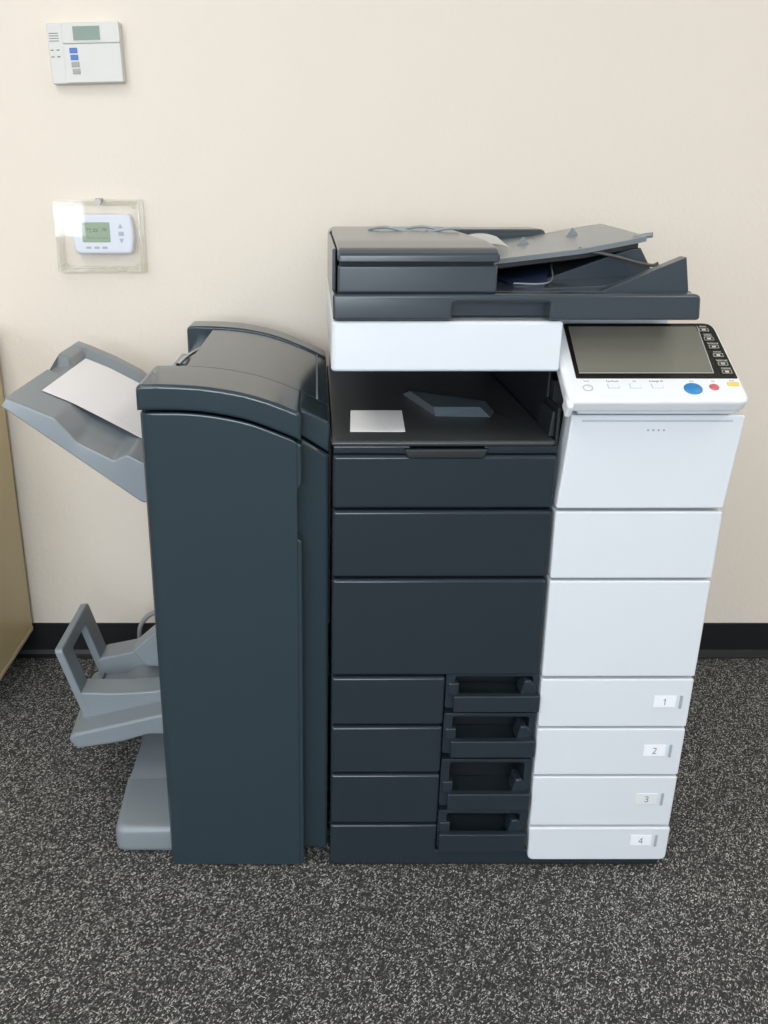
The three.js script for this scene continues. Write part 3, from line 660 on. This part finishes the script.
  // foot that reaches out to the left on the floor
  obj('stabiliser_foot', [
    prismY([[-0.379, 0.757, 0.020], [-0.255, 0.757], [-0.255, 0.60], [-0.385, 0.60, 0.002]], 0.004, 0.062, 0.014),
    hull([[-0.386, 0.012, 0.655], [-0.255, 0.012, 0.655], [-0.255, 0.012, 0.20], [-0.386, 0.012, 0.20]],
      [[-0.380, 0.056, 0.650], [-0.255, 0.058, 0.650], [-0.255, 0.100, 0.21], [-0.362, 0.100, 0.21]])], M.grey, c).userData.label = 'pale grey floor foot';
  for (const [x, z] of [[-0.35, 0.30], [-0.35, 0.70], [-0.05, 0.22]]) obj('caster', new THREE.CylinderGeometry(0.008, 0.008, 0.02, 16).rotateZ(Math.PI / 2).translate(x, 0.008, z), M.black, c);
}
// power lead from the finishing unit to the wall side
{
  const m = obj('power_cable', tube([[-0.277, 0.170, 0.118], [-0.33, 0.195, 0.118], [-0.365, 0.198, 0.118], [-0.401, 0.190, 0.118], [-0.425, 0.176, 0.118], [-0.4415, 0.153, 0.118], [-0.447, 0.125, 0.118], [-0.440, 0.05, 0.112], [-0.40, 0.0075, 0.09], [-0.30, 0.0065, 0.07], [-0.10, 0.0065, 0.06]], 0.006, 80, 10), M.cable);
  m.userData = { label: 'grey power cable arching behind the lower tray of the finishing unit', category: 'cable' };
}

// ---------------------------------------------------------------- loose paper
{
  // sheet lying on the upper output tray, following its slope
  const topY = [[-0.515, 0.860], [-0.437, 0.826], [-0.32, 0.762], [-0.262, 0.730]];
  const pos = [], idx = [], n = 24, mz = 16;
  for (const dy of [0.0010, 0.0002]) for (let i = 0; i <= n; i++) for (let j = 0; j <= mz; j++) {
    const x = lerp(-0.486, -0.272, i / n), z = lerp(0.243, 0.556, j / mz);
    pos.push(x, along(topY, x) + dy + 0.0012 + 0.0012 * Math.sin(i / n * 3.1) , z);
  }
  const S0 = (n + 1) * (mz + 1), at = (i, j, s) => s * S0 + i * (mz + 1) + j;
  for (let i = 0; i < n; i++) for (let j = 0; j < mz; j++) {
    idx.push(at(i, j, 0), at(i, j + 1, 0), at(i + 1, j, 0), at(i, j + 1, 0), at(i + 1, j + 1, 0), at(i + 1, j, 0));
    idx.push(at(i, j, 1), at(i + 1, j, 1), at(i, j + 1, 1), at(i, j + 1, 1), at(i + 1, j, 1), at(i + 1, j + 1, 1));
  }
  for (let j = 0; j < mz; j++) { idx.push(at(0, j, 1), at(0, j + 1, 1), at(0, j, 0), at(0, j + 1, 1), at(0, j + 1, 0), at(0, j, 0)); idx.push(at(n, j, 0), at(n, j + 1, 0), at(n, j, 1), at(n, j + 1, 0), at(n, j + 1, 1), at(n, j, 1)); }
  for (let i = 0; i < n; i++) { idx.push(at(i, 0, 0), at(i + 1, 0, 0), at(i, 0, 1), at(i + 1, 0, 0), at(i + 1, 0, 1), at(i, 0, 1)); idx.push(at(i, mz, 1), at(i + 1, mz, 1), at(i, mz, 0), at(i + 1, mz, 1), at(i + 1, mz, 0), at(i, mz, 0)); }
  const g = new THREE.BufferGeometry(); g.setAttribute('position', new THREE.Float32BufferAttribute(pos, 3)); g.setIndex(idx);
  const m = obj('paper_sheet', toCreasedNormals(g, 0.6), M.paper);
  m.userData = { label: 'blank white sheet lying on the sloping upper output tray', category: 'paper' };
  const k = obj('blank_card', prismY([[0.0605, 0.590], [0.1500, 0.590], [0.1425, 0.730], [0.0545, 0.730]], 0.8206, 0.8214), M.card);
  k.userData = { label: 'small blank white card lying in the copier output tray', category: 'card' };
}

// ---------------------------------------------------------------- alarm keypad on the wall
{
  const k = thing('alarm_keypad', 'off white alarm keypad with display and blue keys, high on the wall', 'keypad', [-0.4860, 1.4535, 0]);
  k.rotation.z = 0.022;
  obj('housing', prism(poly(rectPts(-0.0765, 0.0765, -0.0575, 0.0575), 0.004), 0, 0.0235, 0.0025, 3), M.keypadWhite, k);
  obj('door', prism(poly(rectPts(-0.045, 0.0755, -0.0565, 0.0165), 0.002), 0.022, 0.0275, 0.002, 2), M.keypadWhite, k);
  const face = obj('display_face', prism(poly(rectPts(-0.045, 0.0755, 0.0178, 0.0565), 0.002), 0.022, 0.0275, 0.002, 2), M.keypadWhite, k);
  obj('display', box(-0.021, 0.0355, 0.0228, 0.0492, 0.026, 0.0282), mat(lin(0.20, 0.28, 0.235), 0.3), face).userData.label = 'grey green liquid crystal display';
  obj('display_frame', [box(-0.0225, -0.021, 0.0215, 0.0505, 0.026, 0.0288), box(0.0355, 0.037, 0.0215, 0.0505, 0.026, 0.0288), box(-0.021, 0.0355, 0.0492, 0.0505, 0.026, 0.0288), box(-0.021, 0.0355, 0.0215, 0.0228, 0.026, 0.0288)], M.keypadWhite, face);
  for (let i = 0; i < 4; i++) obj('function_key', prism(poly(rectPts(-0.0318 + i * 0.0008, -0.0155 + i * 0.0008, -0.0005 - i * 0.0132, 0.0095 - i * 0.0132), 0.001), 0.0265, 0.0292, 0.0006, 1), i < 2 ? mat(lin(0.06, 0.17, 0.52), 0.45) : mat(lin(0.36, 0.37, 0.35), 0.5), k);
  for (let i = 0; i < 4; i++) obj('speaker_slot', prism(poly(rectPts(-0.073, -0.053, 0.0372 - i * 0.0048, 0.0387 - i * 0.0048), 0.0006), 0.0230, 0.0241), mat(lin(0.25, 0.25, 0.23), 0.7), k);
  for (const [x, y] of [[-0.069, 0.0065], [-0.0565, 0.0065], [-0.069, -0.0062], [-0.0565, -0.0062]]) obj('indicator_light', box(x - 0.003, x + 0.003, y - 0.0009, y + 0.0009, 0.0230, 0.0242), mat(lin(0.08, 0.08, 0.08), 0.5), k);
}

// ---------------------------------------------------------------- thermostat and its clear guard
{
  const t = thing('thermostat', 'white thermostat with green display inside the clear guard', 'thermostat', [-0.4775, 1.0895, 0]);
  const w = 0.0665, h = 0.043;
  const out = poly([[-w, -h, 0.012], [w - 0.004, -h, 0.01], [w + 0.003, 0, 0.05], [w - 0.004, h, 0.01], [-w, h, 0.012], [-w - 0.004, 0, 0.05]]);
  obj('housing', prism(out, 0, 0.03, 0.006, 4, 12), M.thermoWhite, t);
  const lcd = canvasTex(256, 160, (g, W, H) => {
    g.fillStyle = '#8fa486'; g.fillRect(0, 0, W, H); g.fillStyle = '#5c7058'; g.strokeStyle = '#5c7058'; g.lineWidth = 7;
    g.font = 'bold 56px sans-serif'; g.fillText('71', 26, 84); g.font = 'bold 40px sans-serif'; g.fillText('70', 186, 70); g.font = '24px sans-serif'; g.fillText('SYSTEM', 30, 138); g.fillText('FAN AUTO', 132, 138); g.strokeRect(108, 52, 34, 20);
  });
  obj('display_bezel', prism(poly(rectPts(-0.0475, 0.0155, -0.0175, 0.0255), 0.002), 0.0285, 0.0305, 0.0005, 1), mat(lin(0.30, 0.36, 0.30), 0.4), t);
  obj('display', new THREE.PlaneGeometry(0.060, 0.040).translate(-0.016, 0.004, 0.0309), mat(0xffffff, 0.3, { map: lcd }), t, true).userData.label = 'green liquid crystal display';
  const key = mat(lin(0.42, 0.46, 0.50), 0.5);
  obj('up_key', prism([[0.0345, 0.0125], [0.0445, 0.0125], [0.0395, 0.0225]], 0.029, 0.0312), key, t);
  obj('down_key', prism([[0.0355, -0.0095], [0.0395, -0.0195], [0.0455, -0.0095]], 0.029, 0.0312), key, t);
  obj('hold_key', prism(poly(rectPts(0.0345, 0.0460, -0.0035, 0.0055), 0.001), 0.029, 0.0310), key, t);
  for (const x of [-0.035, -0.0165, 0.0015]) obj('menu_key', prism(poly(rectPts(x - 0.006, x + 0.006, -0.0315, -0.0265), 0.002), 0.029, 0.0310), key, t);

  const g = thing('thermostat_guard', 'clear plastic guard box with a key lock around the thermostat', 'guard', [-0.4875, 1.084, 0]);
  const W = 0.0955, H = 0.0755, D = 0.042, e = 0.002;
  obj('base_ring', (() => { const s = poly(rectPts(-W - 0.004, W + 0.004, -H - 0.004, H + 0.004), 0.006); s.holes.push(new THREE.Path(poly(rectPts(-W + 0.010, W - 0.010, -H + 0.010, H - 0.010), 0.004).getPoints(4))); return prism(s, 0, 0.006, 0.0015, 2); })(), M.clearEdge, g);
  obj('front_pane', box(-W + e, W - e, -H + e, H - e, D - 0.001, D), M.clear, g);
  obj('side_pane', box(-W, -W + 0.001, -H, H, 0.006, D - 0.002), M.clear, g);
  obj('side_pane', box(W - 0.001, W, -H, H, 0.006, D - 0.002), M.clear, g);
  obj('top_pane', box(-W + 0.001, W - 0.001, H - 0.001, H, 0.006, D - 0.002), M.clear, g);
  obj('bottom_pane', box(-W + 0.001, W - 0.001, -H, -H + 0.001, 0.006, D - 0.002), M.clear, g);
  const rim = poly(rectPts(-W, W, -H, H), 0.006); rim.holes.push(new THREE.Path(poly(rectPts(-W + 0.004, W - 0.004, -H + 0.004, H - 0.004), 0.004).getPoints(4)));
  obj('rim', prism(rim, D - 0.003, D + 0.0005, 0.0012, 2), M.clearEdge, g);
  for (const [x, y] of [[-W + 0.012, -H + 0.012], [W - 0.012, -H + 0.012], [-W + 0.012, H - 0.012], [W - 0.012, H - 0.012]]) obj('corner_post', new THREE.CylinderGeometry(0.005, 0.005, D - 0.008, 16, 1).rotateX(Math.PI / 2).translate(x, y, D / 2 + 0.001), M.clearEdge, g);
  for (let i = 0; i < 5; i++) obj('vent_slot', prism(poly(rectPts(-0.055 + i * 0.025, -0.037 + i * 0.025, -H + 0.006, -H + 0.010), 0.001), D - 0.0012, D + 0.0014, 0.0004, 1), M.clearEdge, g);
  obj('lock', [new THREE.CylinderGeometry(0.0065, 0.0065, 0.012, 20).rotateX(Math.PI / 2).translate(0.008, H - 0.002, D), box(0.000, 0.016, H - 0.003, H + 0.006, D - 0.014, D - 0.002, 0.002)], mat(lin(0.34, 0.33, 0.30), 0.45, { metalness: 0.8 }), g).userData.label = 'small steel key lock';
}

scene.traverse((o) => { if (o.isMesh) { o.castShadow = true; o.receiveShadow = true; } });
renderer.render(scene, camera);
